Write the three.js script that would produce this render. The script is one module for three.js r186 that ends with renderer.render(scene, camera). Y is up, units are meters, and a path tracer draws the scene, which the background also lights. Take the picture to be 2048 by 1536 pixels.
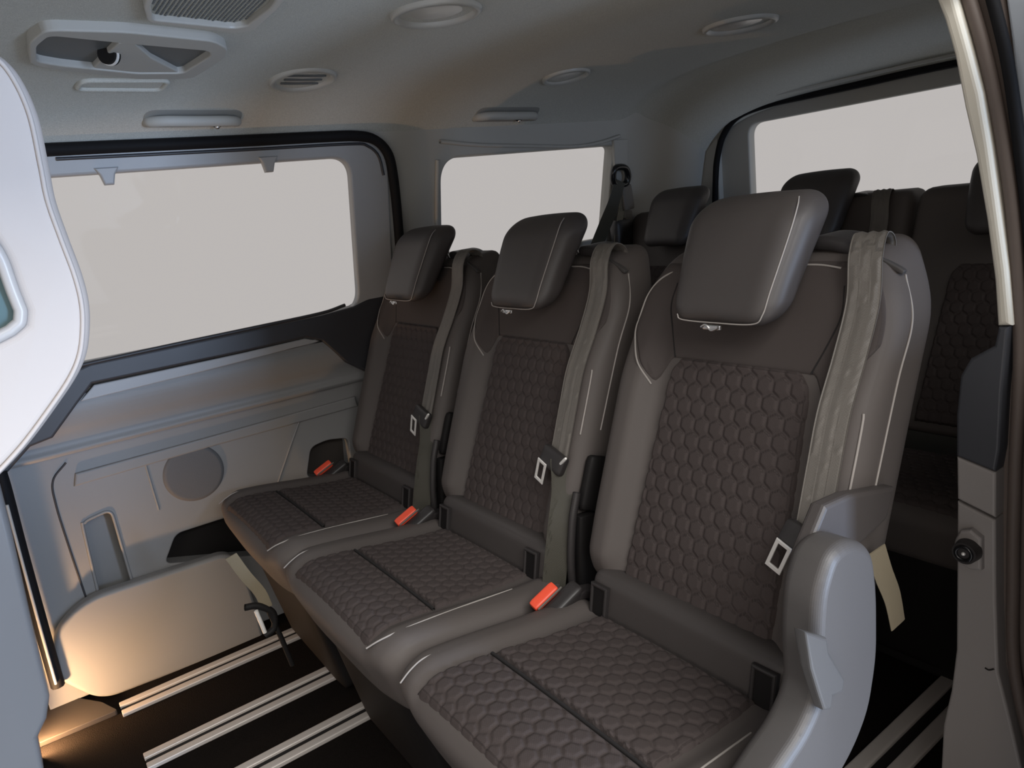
import * as THREE from 'three';
import { mergeVertices, mergeGeometries, toCreasedNormals } from 'three/addons/utils/BufferGeometryUtils.js';
import { RectAreaLightUniformsLib } from 'three/addons/lights/RectAreaLightUniformsLib.js';

// ---------------------------------------------------------------- camera, sky, lights, exposure
const V = (x, y, z) => new THREE.Vector3(x, y, z);
const scene = new THREE.Scene();
const FPX = 1450, CAMY = 1.15;
// rows: the world axes x (rear of the van), y (up), z (towards the open side door) seen from the camera (right, down, forward)
const RW = [[0.80234084, -0.23473897, 0.54876843], [-0.11949045, -0.96397524, -0.23764211], [0.58478305, 0.12509738, -0.80148577]];
const camera = new THREE.PerspectiveCamera(2 * Math.atan(768 / FPX) * 180 / Math.PI, 2048 / 1536, 0.02, 60);
camera.position.set(0, CAMY, 0);
camera.quaternion.setFromRotationMatrix(new THREE.Matrix4().makeBasis(
  V(RW[0][0], RW[1][0], RW[2][0]), V(-RW[0][1], -RW[1][1], -RW[2][1]), V(-RW[0][2], -RW[1][2], -RW[2][2])));
scene.add(camera);
scene.background = new THREE.Color().setRGB(0.50, 0.475, 0.462);      // the plain studio backdrop seen through the windows

const renderer = new THREE.WebGLRenderer({ antialias: true });
renderer.toneMapping = THREE.LinearToneMapping;
renderer.toneMappingExposure = 1.0;
renderer.shadowMap.enabled = true;
RectAreaLightUniformsLib.init();
function areaLight(color, intensity, w, h, from, to) {
  const l = new THREE.RectAreaLight(color, intensity, w, h);
  l.position.set(...from); l.lookAt(...to); scene.add(l); return l;
}
areaLight(0xf8f6f2, 9.0, 3.6, 3.0, [0.0, 3.1, 2.6], [0.0, -0.6, 2.2]);      // added unseen overhead light beside the open door, brightens ceiling and seats
areaLight(0xc4dcff, 75, 0.4, 1.7, [1.46, 0.75, 2.75], [0.1, 0.75, -2.0]);    // upright strip light outside, past the edge of the slid-back door
areaLight(0xfff0e2, 3.4, 1.2, 1.2, [-2.4, 1.4, 0.9], [1.0, 0.8, -0.6]);      // added unseen light before the van front, lifts the door pillar and seat fronts

// ---------------------------------------------------------------- helpers
let seed = 7;
const rnd = () => { seed = (seed * 1664525 + 1013904223) >>> 0; return seed / 4294967296; };
const ss = (a, b, t) => { const u = Math.min(1, Math.max(0, (t - a) / (b - a))); return u * u * (3 - 2 * u); };
const lerp = (a, b, t) => a + (b - a) * t;
function ray(px, py) {
  const d = [px - 1024, py - 768, FPX];
  return V(...RW.map((r) => r[0] * d[0] + r[1] * d[1] + r[2] * d[2]));
}
const along = (d, t) => V(d.x * t, CAMY + d.y * t, d.z * t);
const hitZ = (px, py, z) => { const d = ray(px, py); return along(d, z / d.z); };
const hitY = (px, py, y) => { const d = ray(px, py); return along(d, (y - CAMY) / d.y); };
const hitX = (px, py, x) => { const d = ray(px, py); return along(d, x / d.x); };
// far wall leans inwards above the sill
const LEAN = 0.25, SILL = 0.86;
const zw = (y) => -2.10 + LEAN * (Math.max(y, SILL) - SILL);
function hitW(px, py, off = 0) {
  const d = ray(px, py); let z = -2.05;
  for (let i = 0; i < 20; i++) z = zw(along(d, z / d.z).y) + off;
  return along(d, z / d.z);
}
// headliner height
const yc = (x, z) => {
  const t = (z + 1.23) / 0.75;
  return 1.507 - 0.035 * t * t - 0.085 * Math.pow(Math.abs(t), 7) - 0.10 * Math.pow(Math.max(0, (x - 2.06) / 0.38), 1.6)
    + 0.018 * Math.exp(-Math.pow((x - 2.03) / 0.045, 2)) - 0.006 * Math.exp(-Math.pow((x - 1.2) / 0.12, 2)) * ss(-2.0, -1.6, z);
};
function hitC(px, py) {
  const d = ray(px, py).normalize(); let a = 0.3, b = 0.3;
  for (; b < 5; b += 0.01) { const p = along(d, b); if (p.z < -0.48 && p.y > yc(p.x, p.z) || p.z < -2.02) break; a = b; }
  for (let i = 0; i < 30; i++) { const m = (a + b) / 2, p = along(d, m); if (p.z < -0.48 && p.y > yc(p.x, p.z)) b = m; else a = m; }
  return along(d, a);
}

const used = {};
function numbered(n) { const k = used[n] = (used[n] ?? -1) + 1; return k ? `${n}_${String(k).padStart(3, '0')}` : n; }
function shadows(o) { o.castShadow = true; o.receiveShadow = true; return o; }
function boxUV(g) {
  const p = g.attributes.position, n = g.attributes.normal, uv = new Float32Array(p.count * 2);
  for (let i = 0; i < p.count; i++) {
    const a = Math.abs(n.getX(i)), b = Math.abs(n.getY(i)), c = Math.abs(n.getZ(i));
    const [u, v] = a >= b && a >= c ? [p.getZ(i), p.getY(i)] : b >= c ? [p.getX(i), p.getZ(i)] : [p.getX(i), p.getY(i)];
    uv[2 * i] = u; uv[2 * i + 1] = v;
  }
  g.setAttribute('uv', new THREE.BufferAttribute(uv, 2)); return g;
}
const clean = (g) => { for (const k of Object.keys(g.attributes)) if (k !== 'position' && k !== 'normal') g.deleteAttribute(k); return g.index ? g.toNonIndexed() : g; };
function merged(list) { return list.length === 1 ? list[0] : mergeGeometries(list.map(clean)); }
function part(name, geo, mat, parent) {
  const g = boxUV(merged([].concat(geo))), m = shadows(new THREE.Mesh(g, mat));
  m.name = name; parent.add(m); return m;
}
function tag(o, label, category, group, kind) {
  if (label) o.userData.label = label;
  if (category) o.userData.category = category;
  if (group) o.userData.group = group;
  if (kind) o.userData.kind = kind;
  return o;
}
function base(name, pos = [0, 0, 0]) { const o = new THREE.Group(); o.name = numbered(name); o.position.set(...pos); scene.add(o); return o; }
function thing(name, label, category, pos, group) { return tag(base(name, pos), label, category, group); }
function struct(name, label, category) { return tag(base(name), label, category, null, 'structure'); }

// box with rounded edges and enough faces to bend
function softBox(w, h, d, r, n, deform) {
  let g = new THREE.BoxGeometry(w, h, d, ...n);
  g.deleteAttribute('uv'); g.deleteAttribute('normal'); g = mergeVertices(g, 1e-5);
  const p = g.attributes.position, H = [w / 2 - r, h / 2 - r, d / 2 - r], half = [w / 2, h / 2, d / 2];
  const v = V(0, 0, 0), q = V(0, 0, 0);
  for (let i = 0; i < p.count; i++) {
    v.fromBufferAttribute(p, i);
    q.set(...['x', 'y', 'z'].map((k, j) => Math.max(-H[j], Math.min(H[j], v[k]))));
    v.sub(q); if (v.lengthSq() > 1e-12) v.setLength(r);
    v.add(q); if (deform) deform(v);
    p.setXYZ(i, v.x, v.y, v.z);
  }
  g.computeVertexNormals(); return g;
}
function rbox(w, h, d, r, at = [0, 0, 0], rot = [0, 0, 0]) {
  const g = softBox(w, h, d, Math.min(r, w / 2.01, h / 2.01, d / 2.01), [8, 8, 8]);
  g.applyMatrix4(new THREE.Matrix4().compose(V(...at), new THREE.Quaternion().setFromEuler(new THREE.Euler(...rot)), V(1, 1, 1)));
  return g;
}
const curve = (pts, closed = false, t = 0.5) => new THREE.CatmullRomCurve3(pts.map((p) => p.isVector3 ? p : V(...p)), closed, 'catmullrom', t);
function tube(pts, r, seg = 60, closed = false, rs = 8) { return new THREE.TubeGeometry(curve(pts, closed), seg, r, rs, closed); }
// flat band swept along points; side = direction across the band; ridges run lengthwise
function ribbon(pts, side, width, thick, seg = 40, ridges = 0) {
  const c = curve(pts), N = 13, pos = [], idx = [];
  for (let i = 0; i <= seg; i++) {
    const t = i / seg, o = c.getPoint(t), T = c.getTangent(t), s = typeof side === 'function' ? side(t) : V(...side);
    s.addScaledVector(T, -s.dot(T)).normalize();
    const n = V(0, 0, 0).crossVectors(T, s).normalize();
    for (let k = 0; k < 2; k++) for (let j = 0; j < N; j++) {
      const u = k ? 1 - 2 * j / (N - 1) : 2 * j / (N - 1) - 1;
      const e = thick / 2 * (Math.abs(u) > 0.97 ? 0.5 : 1) + ridges * Math.cos(u * Math.PI * 3);
      const q = o.clone().addScaledVector(s, u * width / 2).addScaledVector(n, k ? -e : e);
      pos.push(q.x, q.y, q.z);
    }
  }
  const M = 2 * N;
  for (let i = 0; i < seg; i++) for (let j = 0; j < M; j++) {
    const a = i * M + j, b = i * M + (j + 1) % M, d = a + M, e = b + M;
    idx.push(a, b, d, b, e, d);
  }
  for (const o of [0, seg * M]) for (let j = 1; j < M - 1; j++) o ? idx.push(o, o + j, o + j + 1) : idx.push(o, o + j + 1, o + j);
  const g = new THREE.BufferGeometry();
  g.setAttribute('position', new THREE.Float32BufferAttribute(pos, 3)); g.setIndex(idx); g.computeVertexNormals();
  return toCreasedNormals(g, 0.9);
}
function roundPoly(pts, r, Kind = THREE.Shape) {
  const n = pts.length, P = pts.map((p) => p.isVector2 ? p : new THREE.Vector2(...p)), out = [];
  for (let i = 0; i < n; i++) {
    const a = P[(i + n - 1) % n], b = P[i], c = P[(i + 1) % n];
    const rr = Math.min(Array.isArray(r) ? r[i] : r, a.distanceTo(b) * 0.47, b.distanceTo(c) * 0.47);
    const p = b.clone().addScaledVector(a.clone().sub(b).normalize(), rr), q = b.clone().addScaledVector(c.clone().sub(b).normalize(), rr), N = rr > 0.025 ? 16 : rr > 0.015 ? 10 : 6;
    if (rr < 0.0099) { out.push(b.clone()); continue; }
    for (let k = 0; k <= N; k++) { const t = k / N, u = 1 - t; out.push(new THREE.Vector2(u * u * p.x + 2 * u * t * b.x + t * t * q.x, u * u * p.y + 2 * u * t * b.y + t * t * q.y)); }
  }
  if (THREE.ShapeUtils.isClockWise(out) === (Kind === THREE.Shape)) out.reverse();
  return new Kind(out);
}
const rect = (x0, y0, x1, y1) => [[x0, y0], [x1, y0], [x1, y1], [x0, y1]];
// plate of a flat outline; depth grows towards +local z; the front face ends at local z = 0
function plate(shape, depth, bevel = 0.003, cs = 10) {
  const g = new THREE.ExtrudeGeometry(shape, { depth: Math.max(1e-4, depth - 2 * bevel), bevelEnabled: bevel > 0, bevelThickness: bevel, bevelSize: bevel, bevelOffset: -bevel, bevelSegments: bevel > 0.008 ? 10 : 3, curveSegments: cs });
  g.translate(0, 0, -depth + bevel); g.deleteAttribute('uv'); return toCreasedNormals(g, bevel > 0.008 ? 0.08 : 0.2);
}
const warp = (g, f) => { const p = g.attributes.position, v = V(0, 0, 0); for (let i = 0; i < p.count; i++) { v.fromBufferAttribute(p, i); f(v); p.setXYZ(i, v.x, v.y, v.z); } return toCreasedNormals(g, 0.2); };
const xy = (list, hit) => list.map(([a, b]) => { const p = hit(a, b); return [p.x, p.y]; });
const onWall = (g, off = 0) => warp(g, (v) => { v.z += zw(v.y) + off; });

// ---------------------------------------------------------------- materials
function noiseTex(n, f, repeat, color) {
  const d = new Uint8Array(n * n * 4);
  for (let i = 0; i < n * n; i++) { const v = f(i % n, (i / n) | 0, n); d.set([v, v, v, 255], i * 4); }
  const t = new THREE.DataTexture(d, n, n); t.wrapS = t.wrapT = THREE.RepeatWrapping; t.magFilter = THREE.LinearFilter; t.minFilter = THREE.LinearMipmapLinearFilter;
  t.generateMipmaps = true; t.repeat.set(repeat, repeat); if (color) t.colorSpace = THREE.SRGBColorSpace; t.needsUpdate = true; return t;
}
const grainTex = noiseTex(256, () => 90 + rnd() * 120, 9);                                              // moulded plastic grain
const clothTex = noiseTex(256, (x, y) => 128 + 60 * Math.sin(x * Math.PI / 4) * Math.sin(y * Math.PI / 4) + (rnd() - 0.5) * 90, 8);
const feltTex = noiseTex(256, () => 70 + rnd() * 150, 5);
const meltTex = noiseTex(256, () => 205 + rnd() * 50, 6, true);
function mat(rgb, rough, o = {}) {
  const { bump, bs, ...rest } = o, m = new THREE.MeshPhysicalMaterial({ roughness: rough, ...rest });
  m.color.setRGB(...rgb); if (bump) { m.bumpMap = bump; m.bumpScale = bs ?? 0.0003; } return m;
}
const M = {
  studio: mat([0.55, 0.55, 0.55], 0.6),
  headliner: mat([0.60, 0.60, 0.55], 0.95, { bump: feltTex, bs: 0.0004, map: meltTex }),
  trimLight: mat([0.40, 0.395, 0.37], 0.6, { bump: grainTex, bs: 0.0001 }),
  trimCream: mat([0.62, 0.585, 0.50], 0.6, { bump: grainTex, bs: 0.0001 }),
  card: mat([0.215, 0.215, 0.215], 0.5, { bump: grainTex, bs: 0.00015 }),
  cardLight: mat([0.30, 0.305, 0.31], 0.4, { bump: grainTex, bs: 0.00008 }),
  speaker: mat([0.105, 0.105, 0.11], 0.7, { bump: feltTex, bs: 0.0004 }),
  sill: mat([0.03, 0.03, 0.034], 0.45, { bump: grainTex, bs: 0.0001 }),
  pillarGrey: mat([0.27, 0.25, 0.24], 0.5, { bump: grainTex, bs: 0.0001 }),
  pillarDark: mat([0.045, 0.047, 0.055], 0.5, { bump: grainTex, bs: 0.0001 }),
  pillarBlue: mat([0.24, 0.245, 0.255], 0.35),
  bodyBrown: mat([0.105, 0.08, 0.068], 0.6),
  bodyPaint: mat([0.35, 0.38, 0.42], 0.25, { clearcoat: 0.6 }),
  rubber: mat([0.008, 0.008, 0.009], 0.7, { specularIntensity: 0.3 }),
  shell: mat([0.43, 0.395, 0.375], 0.6),
  shellRim: mat([0.40, 0.39, 0.385], 0.35),
  blueGlass: mat([0.09, 0.15, 0.165], 0.15),
  tinted: mat([0.7, 0.7, 0.7], 0.0, { transmission: 1, thickness: 0, ior: 1.15 }),
  glass: mat([1, 1, 1], 0.0, { transmission: 1, thickness: 0, ior: 1.15 }),
  carpet: mat([0.010, 0.008, 0.007], 1.0, { specularIntensity: 0.05, bump: feltTex, bs: 0.002 }),
  tray: mat([0.03, 0.024, 0.02], 0.7, { bump: grainTex, bs: 0.0002 }),
  leather: mat([0.086, 0.074, 0.069], 0.6, { specularIntensity: 0.6, bump: grainTex, bs: 0.00012 }),
  fabric: mat([0.056, 0.045, 0.043], 0.9, { specularIntensity: 0.4, bump: clothTex, bs: 0.0004, sheen: 0.25, sheenRoughness: 0.5 }),
  upper: mat([0.058, 0.048, 0.045], 0.8, { specularIntensity: 0.5, bump: clothTex, bs: 0.0002 }),
  headrest: mat([0.052, 0.045, 0.043], 0.5, { bump: grainTex, bs: 0.0001 }),
  stitch: mat([0.30, 0.275, 0.255], 0.7),
  seam: mat([0.012, 0.010, 0.010], 0.9),
  black: mat([0.010, 0.009, 0.009], 0.6, { specularIntensity: 0.4 }),
  blackGloss: mat([0.012, 0.012, 0.013], 0.2),
  darkPlastic: mat([0.026, 0.023, 0.023], 0.45, { bump: grainTex, bs: 0.0001 }),
  panelDark: mat([0.052, 0.045, 0.043], 0.5, { bump: grainTex, bs: 0.0002 }),
  cover: mat([0.062, 0.057, 0.055], 0.48, { bump: grainTex, bs: 0.0001 }),
  lever: mat([0.075, 0.073, 0.073], 0.35),
  belt: mat([0.125, 0.113, 0.10], 0.55, { bump: clothTex, bs: 0.0003 }),
  beltDark: mat([0.035, 0.032, 0.022], 0.6, { bump: clothTex, bs: 0.0003 }),
  strap: mat([0.17, 0.14, 0.092], 0.8, { bump: clothTex, bs: 0.0003 }),
  chrome: mat([0.82, 0.80, 0.78], 0.28, { metalness: 1 }),
  steel: mat([0.85, 0.83, 0.80], 0.5, { metalness: 0.35 }),
  alu: mat([0.60, 0.55, 0.51], 0.42, { metalness: 0.35 }),
  red: mat([0.78, 0.085, 0.04], 0.4),
  lampRing: mat([0.42, 0.415, 0.39], 0.35),
  lampLens: mat([0.50, 0.49, 0.46], 0.25),
  bed: mat([0.26, 0.26, 0.245], 0.6),
  recess: mat([0.10, 0.105, 0.105], 0.5),
  grille: mat([0.43, 0.43, 0.38], 0.7),
};

// ---------------------------------------------------------------- pale floor added outside to bounce light onto the headliner, and the slid-back door leaf
{
  const g = tag(base('ground'), 'pale floor added around the van to bounce light inside', 'ground', null, 'structure');
  const c = new THREE.CylinderGeometry(8, 8, 0.05, 64); c.translate(0, -0.655, 0); part('bounce_floor', c, M.studio, g);
  const d = struct('door_2', 'open sliding door slid back along the outside of the body', 'door');
  const s = roundPoly(rect(0.865, -0.3, 2.015, 1.42), 0.05); s.holes.push(roundPoly(rect(0.97, 0.92, 1.85, 1.32), 0.06, THREE.Path));
  part('door_leaf', plate(s, 0.05, 0.012).translate(0, 0, -0.23), M.bodyPaint, d);
  part('pane', plate(roundPoly(rect(0.96, 0.91, 1.86, 1.33), 0.06), 0.004, 0).translate(0, 0, -0.255), M.tinted, d);
}
// ---------------------------------------------------------------- floor, ceiling
const floor = struct('floor', 'black carpeted van floor', 'floor');
part('carpet', [rbox(3.95, 0.06, 1.90, 0.005, [0.5, -0.031, -1.30])], M.carpet, floor);
{ // threshold tray beside the far door
  const P = [[112, 1388], [205, 1404], [236, 1420], [70, 1490], [20, 1480]].map(([a, b]) => hitY(a, b, 0.012));
  const g = plate(roundPoly(P.map((p) => [p.x, -p.z]), 0.01), 0.014, 0.002); g.rotateX(-Math.PI / 2); g.translate(0, 0.013, 0);
  part('threshold', g, M.tray, floor);
}
const ceiling = struct('ceiling', 'light grey curved fabric headliner', 'ceiling');
{
  const X0 = -1.4, X1 = 2.46, Z0 = -2.0, Z1 = -0.46, nx = 150, nz = 70, pos = [], idx = [], row = nz + 1;
  for (let k = 0; k < 2; k++) for (let i = 0; i <= nx; i++) for (let j = 0; j <= nz; j++) {
    const x = lerp(X0, X1, i / nx), z = lerp(Z0, Z1, j / nz); pos.push(x, k ? 1.60 : yc(x, z), z);
  }
  const off = (nx + 1) * row;
  for (let i = 0; i < nx; i++) for (let j = 0; j < nz; j++) {
    const a = i * row + j, b = a + 1, c = a + row, d = c + 1;
    idx.push(a, c, b, b, c, d, off + a, off + b, off + c, off + b, off + d, off + c);
  }
  const rim = []; for (let i = 0; i <= nx; i++) rim.push(i * row); for (let j = 1; j <= nz; j++) rim.push(nx * row + j);
  for (let i = nx - 1; i >= 0; i--) rim.push(i * row + nz); for (let j = nz - 1; j > 0; j--) rim.push(j);
  rim.forEach((a, i) => { const b = rim[(i + 1) % rim.length]; idx.push(a, a + off, b, b, a + off, b + off); });
  const g = new THREE.BufferGeometry(); g.setAttribute('position', new THREE.Float32BufferAttribute(pos, 3)); g.setIndex(idx); g.computeVertexNormals();
  part('headliner', toCreasedNormals(g, 0.8), M.headliner, ceiling);
  part('roof_skin', [rbox(3.96, 0.05, 1.72, 0.02, [0.53, 1.628, -1.24])], M.bodyPaint, ceiling);
  part('door_header', [rbox(3.96, 0.20, 0.05, 0.02, [0.53, 1.515, -0.43])], M.bodyBrown, ceiling);
}

// ---------------------------------------------------------------- far wall, sliding door and windows
const W1 = { x0: -0.16, y0: Math.max(SILL + 0.012, hitW(450, 668).y), x1: hitW(708, 470).x, y1: hitW(450, 331).y };
const W2 = { x0: hitW(884, 400).x, y0: 0.99, x1: hitW(1222, 360).x, y1: hitW(1050, 303).y };
const wallFar = struct('wall_far', 'light grey side wall with window pillars', 'wall');
{
  const s = roundPoly(rect(-1.35, SILL, 2.50, 1.425), 0.001);
  s.holes.push(roundPoly(rect(W1.x0 - 0.02, Math.max(SILL + 0.004, W1.y0 - 0.02), W1.x1 + 0.03, W1.y1 + 0.03), 0.06, THREE.Path));
  s.holes.push(roundPoly(rect(W2.x0, W2.y0, W2.x1, W2.y1), [0.03, 0.03, 0.02, 0.075], THREE.Path));
  part('upper_panel', onWall(plate(s, 0.05, 0.006), -0.002), M.trimLight, wallFar);
  part('lower_panel', [rbox(3.85, SILL, 0.05, 0.004, [0.575, SILL / 2, -2.235])], M.card, wallFar);
  // rubber lip under the headliner edge above the quarter window
  part('headliner_lip', tube([[880, 283], [960, 290], [1060, 292], [1150, 293], [1200, 285], [1240, 272]].map(([a, b]) => hitW(a, b, 0.004)), 0.006, 50), M.trimLight, wallFar);
  part('pillar_edge', tube([[875, 320], [874, 380], [874, 440], [876, 500]].map(([a, b]) => hitW(a, b, 0.002)), 0.007, 40), M.trimLight, wallFar);
}
const door = struct('door_1', 'grey trim panel of the closed sliding door', 'door');
{
  // window surround
  const out = { x1: hitW(778, 400).x, y1: hitW(450, 289).y };
  const s = roundPoly([[W1.x0 - 0.1, SILL + 0.002], [out.x1, SILL + 0.002], [out.x1, out.y1], [W1.x0 - 0.1, out.y1]], [0.001, 0.001, 0.085, 0.001]);
  s.holes.push(roundPoly(rect(W1.x0, W1.y0, W1.x1, W1.y1), [0.05, 0.06, 0.055, 0.05], THREE.Path));
  const sur = part('window_surround', onWall(plate(s, 0.03, 0.006), 0.006), M.cardLight, door);
  part('surround_groove', tube([[112, 318], [300, 309], [500, 299], [700, 288], [735, 292], [757, 312], [767, 350]].map(([a, b]) => hitW(a, b, 0.0075)), 0.004, 70), M.sill, sur);
  for (const [a, b] of [[216, 345], [540, 322]]) {
    const p = hitW(a, b, 0.02), sh = roundPoly([[p.x - 0.026, p.y + 0.012], [p.x + 0.026, p.y + 0.012], [p.x + 0.016, p.y - 0.004], [p.x + 0.010, p.y - 0.026], [p.x - 0.010, p.y - 0.026], [p.x - 0.016, p.y - 0.004]], 0.005);
    part('blind_hook', onWall(plate(sh, 0.02, 0.004), 0.012), M.cardLight, sur);
  }
  part('door_seal', tube([[-60, 308], [105, 299], [300, 290], [500, 281], [640, 274], [715, 272], [752, 281], [776, 308], [786, 350], [793, 410], [798, 470], [804, 560]].map(([a, b]) => hitW(a, b, 0.014)), 0.0145, 120), M.rubber, door);
  // lower door card with cut-outs
  const zc = -2.135, hz = (a, b) => hitZ(a, b, zc);
  const card = roundPoly([[-0.13, 0.01], [1.0, 0.01], [1.0, 0.672], [-0.13, 0.672]], 0.004);
  const pocket = xy([[163, 1045], [222, 1018], [272, 1190], [205, 1222]], hz), arch = xy([[330, 1128], [352, 1068], [470, 1030], [520, 1060], [520, 1110]], hz), bay = xy([[614, 955], [622, 895], [655, 880], [697, 876], [703, 955]], hz);
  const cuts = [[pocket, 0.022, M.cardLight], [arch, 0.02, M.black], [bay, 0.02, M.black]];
  for (const [c, r] of cuts) card.holes.push(roundPoly(c, r, THREE.Path));
  const cardMesh = part('door_card', plate(card, 0.055, 0.004).translate(0, 0, zc), M.card, door);
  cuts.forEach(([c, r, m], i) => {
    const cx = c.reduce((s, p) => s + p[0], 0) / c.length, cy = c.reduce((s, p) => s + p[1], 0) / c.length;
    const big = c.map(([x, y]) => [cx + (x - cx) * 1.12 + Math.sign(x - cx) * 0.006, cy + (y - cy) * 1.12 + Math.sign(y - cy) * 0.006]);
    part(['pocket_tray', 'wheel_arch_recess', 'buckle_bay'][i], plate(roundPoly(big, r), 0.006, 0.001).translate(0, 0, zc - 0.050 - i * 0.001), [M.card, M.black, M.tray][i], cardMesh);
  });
  { // lip round the storage pocket
    const c = pocket.map(([x, y]) => V(x, y, zc + 0.001));
    part('pocket_lip', tube(roundPoly(pocket, 0.022).getSpacedPoints(60).slice(0, -1).map((p) => V(p.x, p.y, zc + 0.0005)), 0.004, 120, true), M.card, cardMesh);
  }
  // raised field of the card
  part('raised_field', plate(roundPoly(xy([[150, 946], [420, 872], [708, 792], [714, 812], [420, 893], [148, 972]], hz), 0.006), 0.012, 0.005).translate(0, 0, zc + 0.009), M.card, door);
  part('card_crease', [tube([[132, 925], [106, 962], [112, 1010], [140, 1100], [172, 1195]].map(([a, b]) => hitZ(a, b, zc + 0.001)), 0.0025, 60)], M.sill, door);
  part('card_rib', [tube([[600, 838], [578, 900], [556, 965]].map(([a, b]) => hitZ(a, b, zc + 0.001)), 0.003, 30), tube([[290, 925], [300, 960], [318, 1020]].map(([a, b]) => hitZ(a, b, zc)), 0.003, 30)], M.card, door);
  { // speaker
    const c = hitZ(388, 946, zc), g = new THREE.LatheGeometry([[0.0001, 0.006], [0.07, 0.0055], [0.079, 0.003], [0.083, -0.004]].map((p) => new THREE.Vector2(...p)), 56); g.rotateX(Math.PI / 2); g.translate(c.x, c.y, zc + 0.001);
    part('speaker_grille', g, M.speaker, door);
  }
  // armrest swell with slanted ends
  const prof = [[0.672, -2.150], [0.674, -2.112], [0.684, -2.106], [0.70, -2.112], [0.725, -2.108], [0.75, -2.096], [0.78, -2.088], [0.805, -2.088], [0.822, -2.094], [0.826, -2.150]];
  const xl = (y) => y < 0.735 ? lerp(-0.30, hitZ(70, 885, -2.1).x, (y - 0.672) / 0.063) : lerp(hitZ(105, 872, -2.1).x, hitZ(158, 806, -2.1).x, (y - 0.735) / 0.085);
  const xr = (y) => lerp(1.0, hitZ(642, 684, -2.1).x, ss(0.70, 0.83, y));
  const sc = new THREE.SplineCurve(prof.slice(1, -1).map((p) => new THREE.Vector2(...p))).getPoints(36);
  const ring = [prof[0], ...sc.map((p) => [p.x, p.y]), prof[9]], pos = [], idx = [], K = ring.length;
  for (let i = 0; i <= 30; i++) for (const [y, z] of ring) pos.push(lerp(xl(y), xr(y), i / 30), y, z);
  for (let i = 0; i < 30; i++) for (let j = 0; j < K; j++) { const a = i * K + j, b = i * K + (j + 1) % K; idx.push(a, b, a + K, b, b + K, a + K); }
  for (const o of [0, 30 * K]) for (let j = 1; j < K - 1; j++) o ? idx.push(o, o + j, o + j + 1) : idx.push(o, o + j + 1, o + j);
  const g = new THREE.BufferGeometry(); g.setAttribute('position', new THREE.Float32BufferAttribute(pos, 3)); g.setIndex(idx);
  part('armrest', toCreasedNormals(g, 0.6), M.card, door);
  const hs = (a, b) => hitZ(a, b, -2.086);
  part('trim_strip', plate(roundPoly(xy([[160, 803], [188, 770], [350, 735], [480, 707], [610, 677], [640, 682], [400, 745]], hs), 0.004), 0.02, 0.003).translate(0, 0, -2.086), M.cardLight, door);
  const sh = roundPoly(xy([[100, 760], [180, 726], [330, 695], [500, 659], [640, 630], [705, 612], [790, 560], [790, 770], [690, 724], [642, 681], [610, 674], [480, 704], [350, 731], [184, 766], [154, 806], [105, 874], [60, 892], [0, 960], [-60, 900]], (a, b) => hitZ(a, b, -2.092)), 0.006);
  part('sill_trim', plate(sh, 0.05, 0.006).translate(0, 0, -2.078), M.sill, door);
  part('glass_weatherstrip', tube([[150, 733], [330, 693], [500, 657], [640, 627], [690, 610]].map(([a, b]) => hitZ(a, b, -2.074)), 0.005, 50), M.sill, door);
}
const kick = struct('trim_1', 'grey kick panel along the floor below the door panel', 'trim');
{
  const h = (a, b) => hitZ(a, b, -2.085);
  const g = plate(roundPoly(xy([[118, 1362], [203, 1404], [530, 1278], [505, 1180], [468, 1102], [172, 1199], [104, 1270]], h), [0.03, 0.05, 0.005, 0.08, 0.05, 0.06, 0.05]), 0.045, 0.012, 16);
  g.translate(0, 0, -2.085); part('kick_panel', g, M.card, kick);
}
const pillarB = struct('trim_2', 'blue-grey pillar trim with black seal at the front edge of the closed door', 'trim');
{
  const h = (a, b) => hitZ(a, b, -1.90);
  part('pillar_cover', plate(roundPoly(xy([[-6, 950], [22, 1060], [62, 1240], [100, 1395], [94, 1440], [76, 1478], [92, 1560], [-200, 1560], [-200, 950]], h), 0.005), 0.06, 0.014, 14).translate(0, 0, -1.90), M.pillarBlue, pillarB);
  part('door_seal', tube([[-2, 945], [10, 985], [40, 1100], [80, 1245], [116, 1372]].map(([a, b]) => hitZ(a, b, -2.075)), 0.016, 60), M.rubber, pillarB);
  part('seal_lip', tube([[14, 1010], [42, 1115], [80, 1255], [112, 1368]].map(([a, b]) => hitZ(a, b, -2.056)), 0.0035, 60), M.trimLight, pillarB);
}
function windowPane(name, label, geo, m = M.glass) { const w = struct(name, label, 'window'); part('pane', geo, m, w); return w; }
windowPane('window_1', 'large window pane of the closed sliding door', onWall(plate(roundPoly(rect(W1.x0 - 0.015, W1.y0 - 0.015, W1.x1 + 0.02, W1.y1 + 0.02), 0.05), 0.004, 0), -0.012));
windowPane('window_2', 'small quarter window pane between door and tailgate pillars', onWall(plate(roundPoly(rect(W2.x0 - 0.01, W2.y0 - 0.01, W2.x1 + 0.01, W2.y1 + 0.01), 0.05), 0.004, 0), -0.03));

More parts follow.
